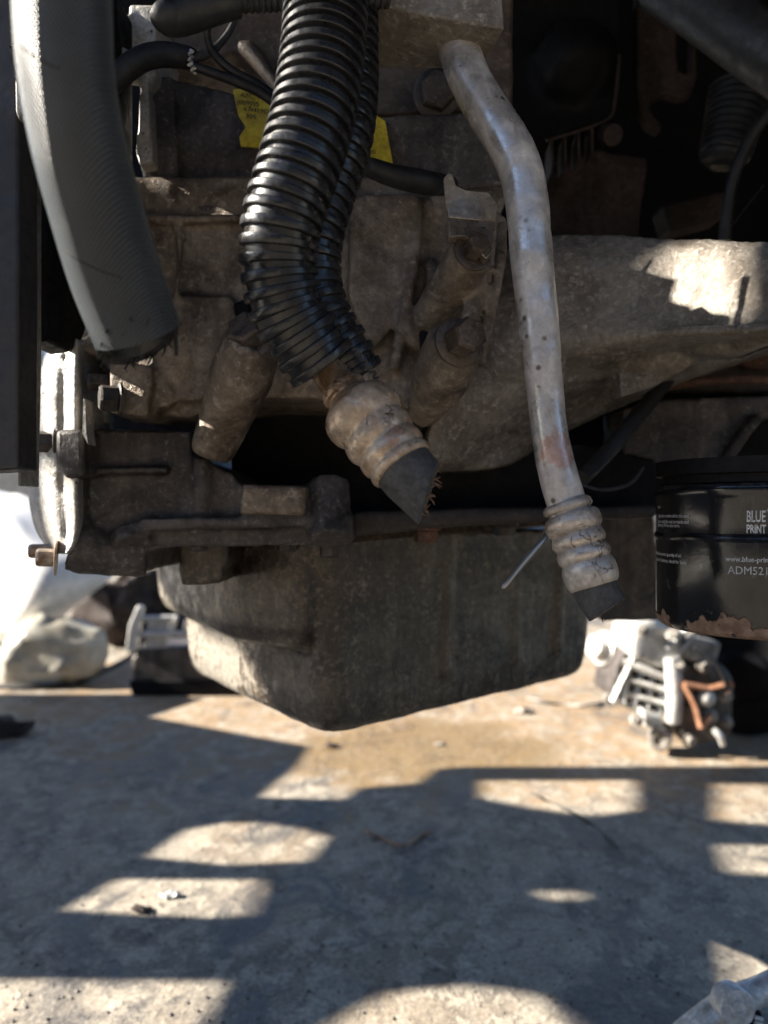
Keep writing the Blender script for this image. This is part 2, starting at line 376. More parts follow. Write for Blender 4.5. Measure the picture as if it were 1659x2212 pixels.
# upper timing case with seam and ledge
g = G()
g.slab([(300, 170), (372, 162), (385, 330), (392, 470), (310, 460), (300, 300)], .462, .06)
g.slab([(366, 168), (470, 190), (600, 235), (820, 250), (1000, 240), (1100, 240), (1110, 400), (600, 440), (560, 452), (400, 450), (388, 330)], .468, .06)
g.slab([(385, 440), (560, 436), (560, 462), (388, 468)], .455, .04)
build('upper_case', g, M['cast_dark'], engine, remesh=.0022, soft=3, disp=[(.02, .0014)])
g = G()
g.slab([(240, 15), (268, 12), (266, 70), (243, 88)], .44, .03)
g.slab([(275, 5), (340, 10), (336, 160), (300, 210), (292, 330), (300, 355), (330, 350), (322, 200), (280, 120)], .45, .05)
g.slab([(250, 92), (290, 110), (282, 150), (248, 140)], .43, .02)
build('case_edge', g, M['alu'], engine, remesh=.0018, soft=2)
g = G()
g.slab([(340, 10), (480, -10), (640, -40), (1110, -40), (1110, 260), (980, 240), (820, 250), (620, 180), (520, 100), (470, 130), (350, 150)], .49, .06)
g.slab([(500, 85), (545, 80), (620, 190), (600, 200), (560, 150)], .478, .03)
build('rear_case', g, M['cast_brown'], engine, remesh=.0025, soft=3, disp=[(.02, .002)])
# lower crankcase
g = G()
g.slab([(165, 930), (240, 926), (412, 932), (418, 985), (500, 1020), (520, 1046), (660, 1050), (662, 1118), (760, 1110), (762, 1172), (640, 1178), (320, 1182), (300, 1240), (160, 1242), (150, 1150), (172, 1060)], .462, .16)
g.slab([(524, 1048), (658, 1052), (658, 1116), (520, 1112)], .452, .03)
g.pxtube([(712, 1040, .47, 44), (712, 1110, .462, 46), (712, 1168, .455, 48)], 4, 20)
g.pxtube([(284, 1150, .462, 42), (286, 1182, .456, 44)], 4, 20)
g.pxtube([(160, 1175, .46, 60), (240, 1200, .465, 44), (318, 1205, .47, 42)], 4, 20)
g.slab([(164, 930), (182, 930), (182, 1165), (164, 1165)], .452, .03)
pad_ = G(); pad_.slab([(522, 1046), (662, 1050), (660, 1114), (518, 1110)], .447, .02); build('boss_pad', pad_, M['cast'], engine, remesh=.0018, soft=2, disp=(.005, .0012))
g.pxtube([(432, 985, .462, 20), (440, 1050, .462, 22), (432, 1140, .464, 20)], 4, 12)
g.slab([(300, 1120), (760, 1112), (762, 1134), (300, 1146)], .452, .03)
g.slab([(186, 1010), (360, 1008), (362, 1022), (186, 1026)], .455, .03)
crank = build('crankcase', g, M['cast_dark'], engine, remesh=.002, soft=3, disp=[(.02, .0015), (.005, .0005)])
# flange rail running right
g = G()
g.slab([(760, 1105), (1000, 1098), (1300, 1095), (1420, 1090), (1420, 1120), (1200, 1126), (1000, 1136), (760, 1160)], .50, .05)
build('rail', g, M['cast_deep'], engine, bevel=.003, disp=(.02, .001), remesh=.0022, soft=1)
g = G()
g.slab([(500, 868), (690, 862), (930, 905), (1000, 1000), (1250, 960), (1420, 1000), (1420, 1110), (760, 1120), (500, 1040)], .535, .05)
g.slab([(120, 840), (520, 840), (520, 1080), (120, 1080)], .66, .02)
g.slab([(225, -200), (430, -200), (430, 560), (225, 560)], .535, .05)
build('gap_shade', g, M['black'], engine)  # black slabs behind the gaps stand in for deep shade
# oil sump: a deep tub turned away from the camera with a shallow shelf on its left
zb = .2556
def ring(pts, z, k=1.0, c=(.02, .66)):
    return [Vector((c[0]+(x-c[0])*k, c[1]+(y-c[1])*k, z)) for x, y in pts]
def rounded(poly, r, n=6):
    out = []; m = len(poly)
    for i in range(m):
        p0 = Vector(poly[i-1]); p1 = Vector(poly[i]); p2 = Vector(poly[(i+1) % m])
        a = p1+(p0-p1).normalized()*r[i]; b = p1+(p2-p1).normalized()*r[i]
        for k in range(n+1):
            t = k/n; out.append(tuple(a*(1-t)**2+p1*2*t*(1-t)+b*t*t))
    return out
def stack(g, poly, r, levels):
    # levels of (z, inset): closed loft of a rounded outline
    base = rounded(poly, r); c = sum((Vector(p) for p in base), Vector((0, 0)))/len(base); rings = []
    for z, ins in levels:
        rg = []
        for p in base:
            v = Vector(p)-c; k = (v.length-ins)/v.length; rg.append(Vector((c.x+v.x*k, c.y+v.y*k, z)))
        rings.append(rg)
    n = len(base); vs = [p for rg in rings for p in rg]
    fs = [(i*n+k, i*n+(k+1) % n, (i+1)*n+(k+1) % n, (i+1)*n+k) for i in range(len(rings)-1) for k in range(n)]
    fs += [tuple(range(n-1, -1, -1)), tuple((len(rings)-1)*n+k for k in range(n))]
    g.add(vs, fs)
g = G()
stack(g, [(-.0403, .512), (.200, .728), (.05, .93), (-.203, .752)], [.020, .03, .05, .05], [(.385, -.012), (.335, -.004), (.270, 0), (.256, .003), (.2500, .008), (.2475, .016)])
stack(g, [(-.052, .505), (-.104, .538), (-.236, .775), (-.1, .93), (.05, .72)], [.012, .03, .05, .05, .05], [(.385, -.004), (.335, -.001), (.320, .001), (.310, .008), (.306, .018)])
for u_, w_ in ((.36, .009), (.62, .007), (.80, .010)):       # shallow pressed ribs down the long side
    a_ = Vector((-.0403, .512)).lerp(Vector((.200, .728)), u_); nn_ = Vector((.216, -.24)).normalized()*-.001
    g.tube([Vector((a_.x+nn_.x, a_.y+nn_.y, .375)), Vector((a_.x+nn_.x, a_.y+nn_.y, .275))], [w_, w_*.8], 12)
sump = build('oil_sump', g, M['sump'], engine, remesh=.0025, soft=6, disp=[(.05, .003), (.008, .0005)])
g = G(); g.slab([(385, 1162), (492, 1160), (492, 1222), (480, 1226), (478, 1262), (392, 1266), (384, 1240)], .487, .09)
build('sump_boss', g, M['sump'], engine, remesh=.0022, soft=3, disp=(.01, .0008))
g = G()
g.prism([P(x, y, d) for x, y, d in ((330, 1164, .60), (760, 1152, .515), (1200, 1120, .66), (1300, 1114, .73))] + [P(x, y, d) for x, y, d in ((1300, 1128, .73), (1200, 1136, .66), (760, 1172, .515), (330, 1186, .60))],
        [P(x, y, d) + Vector((0, .06, 0)) for x, y, d in ((330, 1164, .60), (760, 1152, .515), (1200, 1120, .66), (1300, 1114, .73))] + [P(x, y, d)+Vector((0, .06, 0)) for x, y, d in ((1300, 1128, .73), (1200, 1136, .66), (760, 1172, .515), (330, 1186, .60))])
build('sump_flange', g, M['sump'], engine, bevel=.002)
# timing cover, bright
g = G()
tc_rows = []
for y, x0, x1 in ((728, 96, 176), (750, 84, 180), (800, 62, 181), (860, 57, 182), (930, 57, 182), (1000, 58, 180), (1060, 60, 181), (1110, 66, 182), (1150, 78, 178), (1180, 98, 166), (1198, 112, 146)):
    tc_rows.append([(x0+(x1-x0)*f, y, d) for f, d in ((0, .492), (.10, .474), (.30, .456), (.50, .449), (.60, .450), (.66, .450), (.78, .440), (.90, .440), (1.0, .456))])
R_, th_ = sheet(tc_rows, .05, 4)
g.grid(R_, .05)
cover = build('timing_cover', g, M['alu'], engine, remesh=.0018, soft=4, disp=[(.008, .0006)])
g = G(); g.slab([(180, 860), (184, 865), (186, 935), (190, 960), (178, 935)], .43, .012); build('gasket_tab', g, M['alu'], cover)
g = G(); g.slab([(118, 928), (180, 925), (182, 1030), (140, 1035), (118, 1000)], .436, .04); build('cover_lug', g, M['cast_dark'], cover, bevel=.003)
def bolt(c, ax, r, h, mat, parent, flange=1.35, fh=.25, rot=.2):
    ax = Vector(ax).normalized(); b = G()
    b.lathe(c, ax, [(0, r*.92), (h*.06, r), (h*.86, r), (h, r*.86)], 6, rot)
    o = build('bolt', b, mat, parent, bevel=r*.08, smooth=False)
    w = G(); w.lathe(Vector(c)-ax*(r*fh), ax, [(0, r*flange), (r*fh*.7, r*flange), (r*fh, r*flange*.93), (r*fh*1.05, r*.8)], 24)
    build('washer', w, mat, o)
    return o
def pr(px, d): return px*d/F
bolt(P(1022, 545, .394), (.25, -.9, .25), pr(25, .40), .010, M['bolt'], engine, 1.65)
bolt(P(992, 738, .385), (.35, -.85, .1), pr(38, .395), .014, M['bolt'], engine, 1.42)
bolt(P(540, 728, .412), (-.25, -.85, .45), pr(42, .41), .010, M['bolt'], engine, 1.45)
bolt(P(285, 1190, .47), (0, 0, -1), pr(25, .46), .008, M['bolt_dark'], engine, 1.5)
bolt(P(712, 1176, .475), (0, 0, -1), pr(23, .46), .008, M['bolt_dark'], engine, 1.5)
bolt(P(920, 1146, .51), (0, 0, -1), pr(28, .49), .008, M['rust'], engine, 1.25)
bolt(P(430, 1166, .47), (0, 0, -1), pr(22, .46), .007, M['bolt_dark'], engine, 1.3)
bolt(P(1090, 1136, .56), (0, 0, -1), pr(24, .54), .007, M['bolt_dark'], engine, 1.3)
bolt(P(620, 1172, .50), (0, 0, -1), pr(22, .49), .006, M['bolt_dark'], engine, 1.2)
bolt(P(118, 955, .455), (-1, -.25, 0), pr(24, .45), .010, M['bolt_dark'], engine, 1.4)
bolt(P(118, 1205, .45), (-1, -.35, .05), pr(20, .45), .010, M['bolt_zinc'], engine, 1.9)
bolt(P(108, 1190, .47), (-1, -.3, 0), pr(16, .46), .012, M['bolt_zinc'], engine, 1.3)
bolt(P(255, 862, .43), (-1, -.5, 0), pr(30, .43), .010, M['bolt_dark'], engine, 1.2)
bolt(P(235, 826, .45), (-1, -.4, 0), pr(22, .45), .012, M['bolt_dark'], engine, 1.3)
bolt(P(945, 200, .475), (0, -1, -.2), pr(42, .47), .010, M['bolt_dark'], engine, 1.25)
# clip plate held by the upper bolt
g = G(); g.slab([(958, 385), (968, 372), (978, 376), (985, 400), (1005, 410), (1055, 415), (1075, 440), (1070, 480), (968, 470), (962, 440)], .398, .0025)
g.slab([(968, 470), (1070, 480, .0), (1062, 545, -.012), (1050, 560, -.013), (1005, 510, -.010), (970, 512, -.004)], .398, .0025)
clip = build('clip_plate', g, M['plate'], engine, bevel=.0006)
# yellow sticker with stamped codes
def textmesh(body, size, sx=1.0, off=0.0, ext=0.0):
    c = bpy.data.curves.new('t', 'FONT'); c.body = body; c.size = size; c.offset = off; c.extrude = ext; c.resolution_u = 3
    o = bpy.data.objects.new('t', c); COL.objects.link(o); bpy.context.view_layer.update()
    me = bpy.data.meshes.new_from_object(o.evaluated_get(dg()))
    vs = [Vector((v.co.x*sx, v.co.y, v.co.z)) for v in me.vertices]; fs = [tuple(p.vertices) for p in me.polygons]
    bpy.data.objects.remove(o); bpy.data.meshes.remove(me); return vs, fs
SD = .462
g = G(); g.slab([(503, 193), (548, 190), (640, 200), (800, 240), (832, 262), (850, 362), (805, 340), (700, 330), (520, 316), (517, 295), (531, 274), (515, 250), (510, 228)], SD, .001)
sticker = build('sticker', g, M['yellow'], engine, smooth=False)
for body, x, y in (('A7C  FF', 518, 209), ('J009J05', 512, 224), ('67H19D6', 526, 239), ('305', 530, 254), ('III', 800, 332)):
    vs, fs = textmesh(body, .0037, 1.2, .00001)
    o0 = P(x, y, SD-.0006)
    g = G(); g.add([Vector((o0.x+v.x, o0.y, o0.z+v.y-v.x*.13)) for v in vs], fs)
    build('stamped_code', g, M['ink'], sticker, smooth=False)
#@@RIGHT
# ------------------------------------------------------------------ crossmember on the right
g = G()
R_, th = sheet([
    [(1060, 560, .50), (1160, 512, .496), (1300, 505, .486), (1450, 515, .468), (1700, 520, .418)],
    [(1065, 620, .487), (1160, 560, .482), (1300, 550, .477), (1450, 560, .458), (1700, 560, .406)],
    [(1050, 700, .478), (1150, 660, .474), (1300, 650, .471), (1450, 660, .452), (1700, 655, .40)],
    [(1020, 790, .472), (1140, 750, .470), (1300, 735, .468), (1450, 722, .449), (1700, 712, .397)],
    [(970, 860, .47), (1110, 830, .475), (1290, 790, .485), (1450, 742, .470), (1700, 724, .418)],
    [(930, 920, .475), (1080, 905, .487), (1270, 860, .51), (1440, 778, .50), (1700, 730, .48)],
    [(930, 985, .485), (1050, 975, .50), (1240, 918, .53), (1400, 848, .53), (1700, 738, .52)],
    [(955, 1014, .50), (1090, 1008, .515), (1225, 928, .55), (1395, 855, .55), (1700, 752, .55)]], .06)
g.grid(R_, th)
g.slab([(1150, 560), (1300, 540), (1700, 560), (1700, 720), (1500, 725), (1380, 800), (1150, 850)], .50, .05)
g.slab([(1340, 730), (1600, 722), (1520, 775), (1420, 835), (1340, 860)], .488, .05)
beam = tag(build('crossmember', g, M['cast_grey'], remesh=.0022, soft=2, disp=[(.03, .0030), (.007, .0011)]),
           'dirty grey cast crossmember spanning right of the bent pipe', 'crossmember')
g = G(); g.pxtube([(1430, 718, .444, 9), (1520, 714, .432, 10), (1600, 711, .416, 11), (1720, 706, .392, 12)], 5, 12)
build('lip', g, M['cast_grey'], beam, disp=(.006, .0008))
# things under it
rail = thing('lower_frame', 'dark rusty frame rail under the crossmember and above the oil filter', 'frame rail', (.24, .55, .40))
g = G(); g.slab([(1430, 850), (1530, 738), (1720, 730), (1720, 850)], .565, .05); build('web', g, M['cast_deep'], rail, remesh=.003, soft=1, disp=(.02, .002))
g = G(); g.slab([(1560, 745), (1700, 738), (1700, 790), (1660, 800), (1610, 792), (1580, 775)], .556, .012); build('rust_patch', g, M['rust'], rail, remesh=.002, soft=4, disp=(.01, .004))
g = G(); g.pxtube([(1420, 838, .55, 9), (1500, 826, .545, 10), (1600, 820, .54, 11), (1720, 820, .535, 11)], 5, 14)
build('rust_band', g, M['rust'], rail, disp=(.01, .001))
g = G()
g.slab([(1345, 880), (1430, 862), (1720, 850), (1720, 890), (1640, 905), (1610, 940), (1560, 1020), (1480, 1010), (1345, 985)], .54, .05)
g.pxtube([(1640, 900, .535, 12), (1600, 945, .533, 14), (1560, 1010, .535, 14)], 5, 12)
build('gusset', g, M['cast_dark'], rail, remesh=.0025, soft=3, disp=[(.02, .003), (.006, .0008)])
g = G(); g.slab([(1300, 1110), (1412, 1100), (1425, 1200), (1425, 1340), (1300, 1345), (1285, 1200)], .80, .05)
build('bell_housing', g, M['cast_dark'], engine, remesh=.004, soft=3, disp=(.03, .004))
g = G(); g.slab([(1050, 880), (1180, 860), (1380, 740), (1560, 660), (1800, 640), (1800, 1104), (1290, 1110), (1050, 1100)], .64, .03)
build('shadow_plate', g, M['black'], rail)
g = G(); g.pxtube([(1440, 820, .53, 17), (1360, 920, .51, 18), (1300, 990, .50, 18), (1258, 1032, .49, 17)], 5, 16)
strut = tag(build('strut', g, M['rubber']), 'black diagonal tube running down from the crossmember behind the bent pipe', 'tube')
g = G(); g.pxtube([(1390, 1010, .50, 3), (1360, 1045, .495, 4), (1300, 1058, .49, 4), (1240, 1040, .485, 3)], 5, 8)
tag(build('wire', g, M['rubber_grey']), 'thin grey wire sagging above the oil filter', 'wire')
rod = thing('dipstick_rod', 'thin shiny rod poking down left below the bent pipe fitting', 'rod', P(1090, 1265, .42))
g = G(); g.pxtube([(1200, 1120, .425, 12), (1185, 1150, .42, 11), (1168, 1172, .415, 9), (1130, 1215, .41, 7.5), (1092, 1262, .405, 6.5), (1088, 1268, .405, 4)], 5, 14)
build('shaft', g, M['steel'], rod)
# ------------------------------------------------------------------ oil filter
FC = Vector((pr(1640-CX, .405), .405, 0)); FR = pr(228, .405-.03)
FZ0 = P(0, 1392, .40-FR+.004).z; FZ1 = P(0, 1042, .40-FR+.01).z
M['filter'] = filter_mat()
filt = thing('oil_filter', 'black spin-on oil filter with white lettering and chipped rusty bottom rim', 'oil filter', (FC.x, FC.y, FZ0))
H = FZ1-FZ0; g = G()
g.lathe((FC.x, FC.y, FZ0), (0, 0, 1), [(0, FR*.80), (.0004, FR*.93), (.002, FR*.975), (.005, FR), (H*.62, FR), (H*.633, FR+.0008), (H*.645, FR+.0012), (H*.66, FR+.0008), (H*.675, FR), (H*.90, FR), (H*.915, FR*1.012), (H*.95, FR*1.02), (H*.962, FR*1.02), (H*.972, FR*.99), (H*.985, FR*.985), (H, FR*.97)], 96)
body = build('canister', g, M['filter'], filt, angle=30)
g = G(); g.lathe((FC.x, FC.y, FZ1+.0006), (0, 0, 1), [(0, FR*.93), (.004, FR*.93), (.0045, FR*1.0), (.012, FR*1.0)], 64); build('base_ring', g, M['black'], filt)
def ontin(body, cap, width, x, y, off=0., right=False):
    # wrap lettering on the tin; (x, y) is where its first (or last) letter's foot sits
    ray = P(x, y, 1.0)-Vector((0, 0, CAMZ)); a = ray.x**2+ray.y**2; b = -2*(ray.x*FC.x+ray.y*FC.y); c = FC.x**2+FC.y**2-(FR+.0003)**2
    t = (-b-math.sqrt(b*b-4*a*c))/(2*a); q = ray*t
    th0 = math.atan2(q.y-FC.y, q.x-FC.x); z0 = CAMZ+ray.z*t
    vs, fs = textmesh(body, cap/.70, 1.0, off)
    w0 = max(v.x for v in vs); k = width/w0; w = width if right else 0
    return [Vector((FC.x+(FR+.00025)*math.cos(th0+(v.x*k-w)/FR), FC.y+(FR+.00025)*math.sin(th0+(v.x*k-w)/FR), z0+v.y)) for v in vs], fs
u = .322/F
for nm, body_, cap, wd, x, y, off, rt in (
    ('print_name', 'BLUE', 27*u, 42*u, 1612, 1127, .00012, 0), ('print_name', 'PRINT', 20*u, 43*u, 1612, 1151, .00012, 0), ('print_name', '\u00ae', 7*u, 7*u, 1655, 1106, 0, 0),
    ('print_web', 'www.blue-print.com', 12*u, 132*u, 1567, 1212, .00006, 0), ('print_code', 'ADM52105', 19*u, 116*u, 1572, 1239, 0, 0),
    ('print_note', 'Caution', 8*u, 24*u, 1421, 1098, .00003, 0),
    ('print_note', 'Apply clean engine oil to the seal.', 9*u, 150*u, 1489, 1118, .00005, 1), ('print_note', 'Screw until the seal contacts and', 9*u, 150*u, 1488, 1131, .00005, 1), ('print_note', 'tighten by 3/4 to one turn.', 9*u, 120*u, 1468, 1139, .00005, 1),
    ('print_note', 'Fill with the correct quantity of oil.', 9*u, 155*u, 1472, 1204, .00005, 1), ('print_note', 'Run for 5 minutes, check for leaks', 9*u, 160*u, 1483, 1219, .00005, 1)):
    g = G(); g.add(*ontin(body_, cap, wd, x, y, off, rt))
    build(nm.replace('print_', 'printed_'), g, M['print'], filt, smooth=False)
#@@HOSES
# ------------------------------------------------------------------ cut black coolant hose, left
hose = thing('coolant_hose', 'thick black woven rubber hose hanging at left, cut ragged at its end', 'hose', P(300, 740, .30))
g = G()
pth = catmull([(132, -90, .235, 103), (136, 30, .24, 102), (144, 160, .245, 100), (170, 310, .255, 99), (210, 460, .27, 99), (252, 600, .285, 98), (300, 730, .297, 93)], 10)
pts = [P(a, b, c) for a, b, c, r in pth]; rr = [r*c/F for a, b, c, r in pth]
g.tube(pts, rr, 48, cap=False, cut1=Vector((.46, -.10, -.88)).normalized())
inn = G(); inn.tube(pts[-14:], [r*.72 for r in rr[-14:]], 40, cap=False, cut1=Vector((.46, -.10, -.88)).normalized())
# join outer and inner wall at the cut end
no = len(g.v); ni = len(inn.v)
hb = build('tube', g, M['hose'], hose)
g2 = G(); g2.v = list(inn.v); g2.f = list(inn.f)
build('bore', g2, M['rubber'], hose)
g3 = G(); outer = g.v[-48:]; 
cen = sum((Vector(v) for v in outer), Vector())/48
inner = [tuple(cen+(Vector(v)-cen)*.72) for v in outer]
g3.add(list(outer)+inner, [(k, (k+1) % 48, 48+(k+1) % 48, 48+k) for k in range(48)])
build('cut_face', g3, M['rubber'], hose)
g = G()
for k in range(60):
    v = cen+(Vector(outer[random.randrange(48)])-cen)*random.uniform(.74, .97); l = random.uniform(.001, .006)
    dv = Vector((random.uniform(-.5, .5), random.uniform(-.6, .2), -1)).normalized()
    g.tube([v, v+dv*l*.5+Vector((random.uniform(-.001, .001),)*3), v+dv*l+Vector((random.uniform(-.002, .002), 0, 0))], [.0005, .0004, .0001], 5)
build('frayed_cords', g, M['thread_black'], hose)
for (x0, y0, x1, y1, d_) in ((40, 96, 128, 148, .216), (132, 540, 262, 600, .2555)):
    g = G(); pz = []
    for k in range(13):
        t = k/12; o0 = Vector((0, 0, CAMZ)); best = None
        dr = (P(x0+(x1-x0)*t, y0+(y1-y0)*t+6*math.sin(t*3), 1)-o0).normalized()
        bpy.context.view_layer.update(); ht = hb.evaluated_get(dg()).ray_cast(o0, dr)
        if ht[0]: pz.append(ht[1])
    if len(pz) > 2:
        g.tube(pz, .00028, 6); build('dark_line', g, M['thread_black'], hose)  # thin dark line laid across the hose surface
g = G(); g.pxtube([(366, 640, .305, 3), (374, 690, .305, 4.5), (379, 730, .305, 5), (381, 768, .305, 3)], 4, 8); build('loose_strip', g, M['thread_black'], hose)
# ------------------------------------------------------------------ split corrugated conduit with first fitting
cond = thing('conduit_hose', 'black split corrugated conduit over a short hose with bulged fitting', 'conduit', P(860, 1000, .345))
def corr(path, pitch_px, depth=.13, flat=.62, seg=44, grow=0.0):
    q = catmull(path, 40); pts = [P(a, b, c) for a, b, c, r in q]; L = [0]
    for i in range(1, len(q)):
        L.append(L[-1]+math.hypot(q[i][0]-q[i-1][0], q[i][1]-q[i-1][1]))
    def at(s):
        s = max(0, min(L[-1]-1e-6, s)); i = 0
        lo, hi = 0, len(L)-1
        while hi-lo > 1:
            mid = (lo+hi)//2
            if L[mid] <= s: lo = mid
            else: hi = mid
        t = (s-L[lo])/max(1e-9, L[hi]-L[lo]); a = q[lo]; b = q[hi]
        return [u+(v-u)*t for u, v in zip(a, b)]
    op = []; orr = []
    nrib = int(L[-1]/pitch_px); pp = L[-1]/nrib
    for k in range(nrib):
        for f, rel in ((0.0, 1-depth), (.20, 1-depth), (.26, .985), (.32, 1.0), (.68, 1.0), (.74, .985), (.80, 1-depth)):
            u = (k+f)/nrib; x, y, d, r = at(L[-1]*(u*(1-grow)+grow*u*u)); op.append(P(x, y, d)); orr.append(r*d/F*rel)
    return op, orr
g = G(); a, b = corr([(704, -60, .345, 92), (702, 40, .342, 92), (694, 140, .338, 92), (674, 260, .334, 92), (640, 378, .331, 90), (608, 486, .331, 88), (602, 580, .334, 84), (622, 668, .338, 86), (660, 736, .342, 84), (704, 798, .346, 78)], 28.5, grow=.28)
g.tube(a, b, 48, cap=True)
build('sleeve', g, M['sleeve'], cond, angle=28)
g = G(); a, b = corr([(752, -60, .375, 66), (752, 80, .372, 66), (752, 200, .368, 66), (738, 310, .364, 66), (702, 420, .362, 66), (676, 520, .358, 66), (674, 610, .358, 66), (698, 690, .358, 66), (742, 762, .36, 66), (778, 822, .362, 60)], 28.5, grow=.28)
g.tube(a, b, 40, cap=True)
build('sleeve_lap', g, M['sleeve'], cond, angle=28)
g = G(); pz = []
for k in range(22):
    t = k/21; pz.append(P(765+50*t+(4 if k % 4 in (1, 2) else -4), 752+66*t-(3 if k % 4 in (1, 2) else -3), .344))
g.tube(pz, .0006, 6); build('cut_edge', g, M['rubber_grey'], cond)
# the aluminium ferrule: neck, collar and three swages
def axial(p0, p1, d0, d1, prof, seg=40):
    pts = []; rad = []
    for t, r in prof:
        d = d0+(d1-d0)*t; pts.append(P(p0[0]+(p1[0]-p0[0])*t, p0[1]+(p1[1]-p0[1])*t, d)); rad.append(r*d/F)
    return pts, rad
pf = [(0, 38), (.10, 41), (.20, 44), (.215, 50), (.24, 54), (.27, 54), (.285, 48), (.30, 48), (.315, 56), (.335, 58), (.35, 60), (.37, 74), (.40, 84), (.45, 90), (.50, 91), (.55, 89), (.59, 83), (.61, 79), (.625, 79), (.65, 82), (.69, 84.5), (.73, 84), (.765, 79), (.78, 76.5), (.795, 77), (.82, 80), (.85, 81), (.88, 80), (.91, 75), (.925, 74), (.94, 77), (.97, 78), (.99, 76), (1.0, 70)]
pf = [(t, r*.95) for t, r in pf]
g = G(); g.tube(*axial((700, 790), (872, 1010), .352, .335, pf), 56)
fer = build('ferrule', g, M['ferrule'], cond, disp=[(.012, .0012), (.004, .0004)], angle=50)
g = G(); pts = [P(856, 990, .336), P(885, 1026, .335), P(926, 1066, .333)]
g.tube(pts, [66*.336/F, 66*.335/F, 64*.333/F], 40, cut1=Vector((.93, -.12, -.30)).normalized())
build('hose_stub', g, M['rubber_grey'], cond, bevel=.0006)
g = G()
rc = random.Random(5)
for k in range(26):
    t = rc.random(); x = 948-38*t+rc.uniform(-4, 2); y = 1000+112*t; l = rc.uniform(5, 24); an = rc.uniform(-.9, .9)
    dx, dy = l*math.cos(an), l*math.sin(an); bx_, by_ = rc.uniform(-4, 4), rc.uniform(-5, 7)
    g.pxtube([(x-6, y, .333, 1.5), (x+dx*.5+bx_*.4, y+dy*.5+by_*.5, .332+rc.uniform(-.002, .002), 1.4), (x+dx, y+dy+by_, .331+rc.uniform(-.003, .003), .6)], 4, 5)
build('frayed_cords', g, M['thread'], cond)
# ------------------------------------------------------------------ bent aluminium pipe with block and second fitting
pipe = thing('bent_pipe', 'bent bare aluminium pipe with mounting block at top and ribbed fitting', 'pipe', P(1285, 1300, .36))
g = G()
pp = catmull([(972, 60, .400, 44), (988, 100, .392, 44), (1012, 165, .383, 45), (1052, 238, .376, 46), (1094, 302, .371, 47), (1126, 372, .367, 46.5), (1140, 455, .364, 46), (1148, 550, .362, 45.5), (1158, 650, .360, 44), (1170, 765, .358, 41), (1179, 860, .357, 39), (1188, 940, .356, 39), (1203, 1015, .355, 41), (1226, 1095, .354, 43)], 8)
g.tube([P(a, b, c) for a, b, c, r in pp], [r*c/F for a, b, c, r in pp], 40)
build('tube', g, M['pipe'], pipe, disp=(.01, .0006))
g = G()
fr = [(812, 22), (900, -10), (1078, -22), (1090, 66), (1042, 150), (950, 175), (826, 150)]
g.prism([P(812, -40, .372), P(1082, -40, .366), P(1090, 64, .366), P(815, 12, .372)], [P(812, -40, .41), P(1082, -40, .404), P(1040, 150, .404), P(815, 148, .41)])
build('block', g, M['cast_grey'], pipe, bevel=.0012)
pf = [(0, 48), (.03, 53), (.08, 54), (.10, 51), (.11, 47), (.13, 47), (.15, 56), (.19, 61), (.25, 63), (.31, 61), (.345, 56), (.36, 53), (.38, 55), (.43, 58.5), (.47, 59), (.51, 56), (.53, 53), (.55, 55), (.60, 58), (.64, 58.5), (.68, 56), (.70, 53), (.72, 55), (.78, 58.5), (.85, 59), (.92, 57.5), (.97, 55), (1.0, 51)]
g = G(); g.tube(*axial((1222, 1085), (1284, 1266), .354, .348, pf), 48)
build('ferrule', g, M['ferrule_grey'], pipe, disp=[(.012, .0010), (.004, .0003)], angle=50)
g = G(); pts = [P(1278, 1250, .349), P(1290, 1280, .348), P(1312, 1318, .346)]
g.tube(pts, [50*.349/F, 49*.348/F, 46*.346/F], 36, cut1=Vector((.35, -.2, -.55)).normalized())
build('hose_stub', g, M['rubber_grey'], pipe, bevel=.0005)
g = G()
for k in range(8):
    x = 1300+k*6; y = 1338-k*5; g.pxtube([(x, y-6, .335, 1.5), (x+2, y+3, .335, 1), (x+random.uniform(-3, 5), y+8, .335, .5)], 3, 5)
build('frayed_cords', g, M['thread_black'], pipe)
# ------------------------------------------------------------------ wiring at the top left
g = G(); g.pxtube([(235, 185, .395, 24), (262, 158, .397, 26), (305, 128, .40, 26), (350, 118, .405, 26), (400, 124, .41, 24), (415, 128, .41, 22)], 6, 20)
sl_ = tag(build('taped_loom', g, M['rubber']), 'fat black taped wiring sleeve bending out behind the coolant hose', 'wiring sleeve')
for i, (pth, lab) in enumerate((
    ([(405, 138, .41, 10), (460, 158, .415, 10.5), (520, 180, .42, 11), (575, 208, .425, 11), (640, 260, .43, 11)], 'lower black cable running from the taped sleeve behind the conduit'),
    ([(452, 40, .405, 7), (448, 80, .41, 8), (462, 115, .415, 9), (500, 152, .42, 10), (550, 180, .425, 11), (600, 214, .43, 11), (650, 250, .43, 11)], 'upper black cable curving down beside the yellow sticker'),
    ([(410, 125, .412, 12), (440, 120, .415, 10), (470, 100, .418, 8), (500, 60, .42, 7), (510, 20, .42, 7)], 'short grey wire looping up from the taped sleeve to the horizontal sleeve'))):
    g = G(); g.pxtube(pth, 6, 14); tag(build('cable', g, M['rubber'] if i < 2 else M['rubber_grey']), lab, 'cable', 'cables at the top of the engine')
g = G(); pz = [P(412+5*math.sin(k*1.9)+(5 if k > 9 else 0), 108+k*3.6, .396+.003*math.cos(k*1.9)) for k in range(15)]
g.tube(pz, .0007, 6); tag(build('string_tie', g, M['tie']), 'twisted pale string tied round the taped wiring sleeve', 'string')
hs = thing('horizontal_sleeve', 'black ribbed sleeve running level along the top edge of the picture', 'sleeve', P(480, 20, .36))
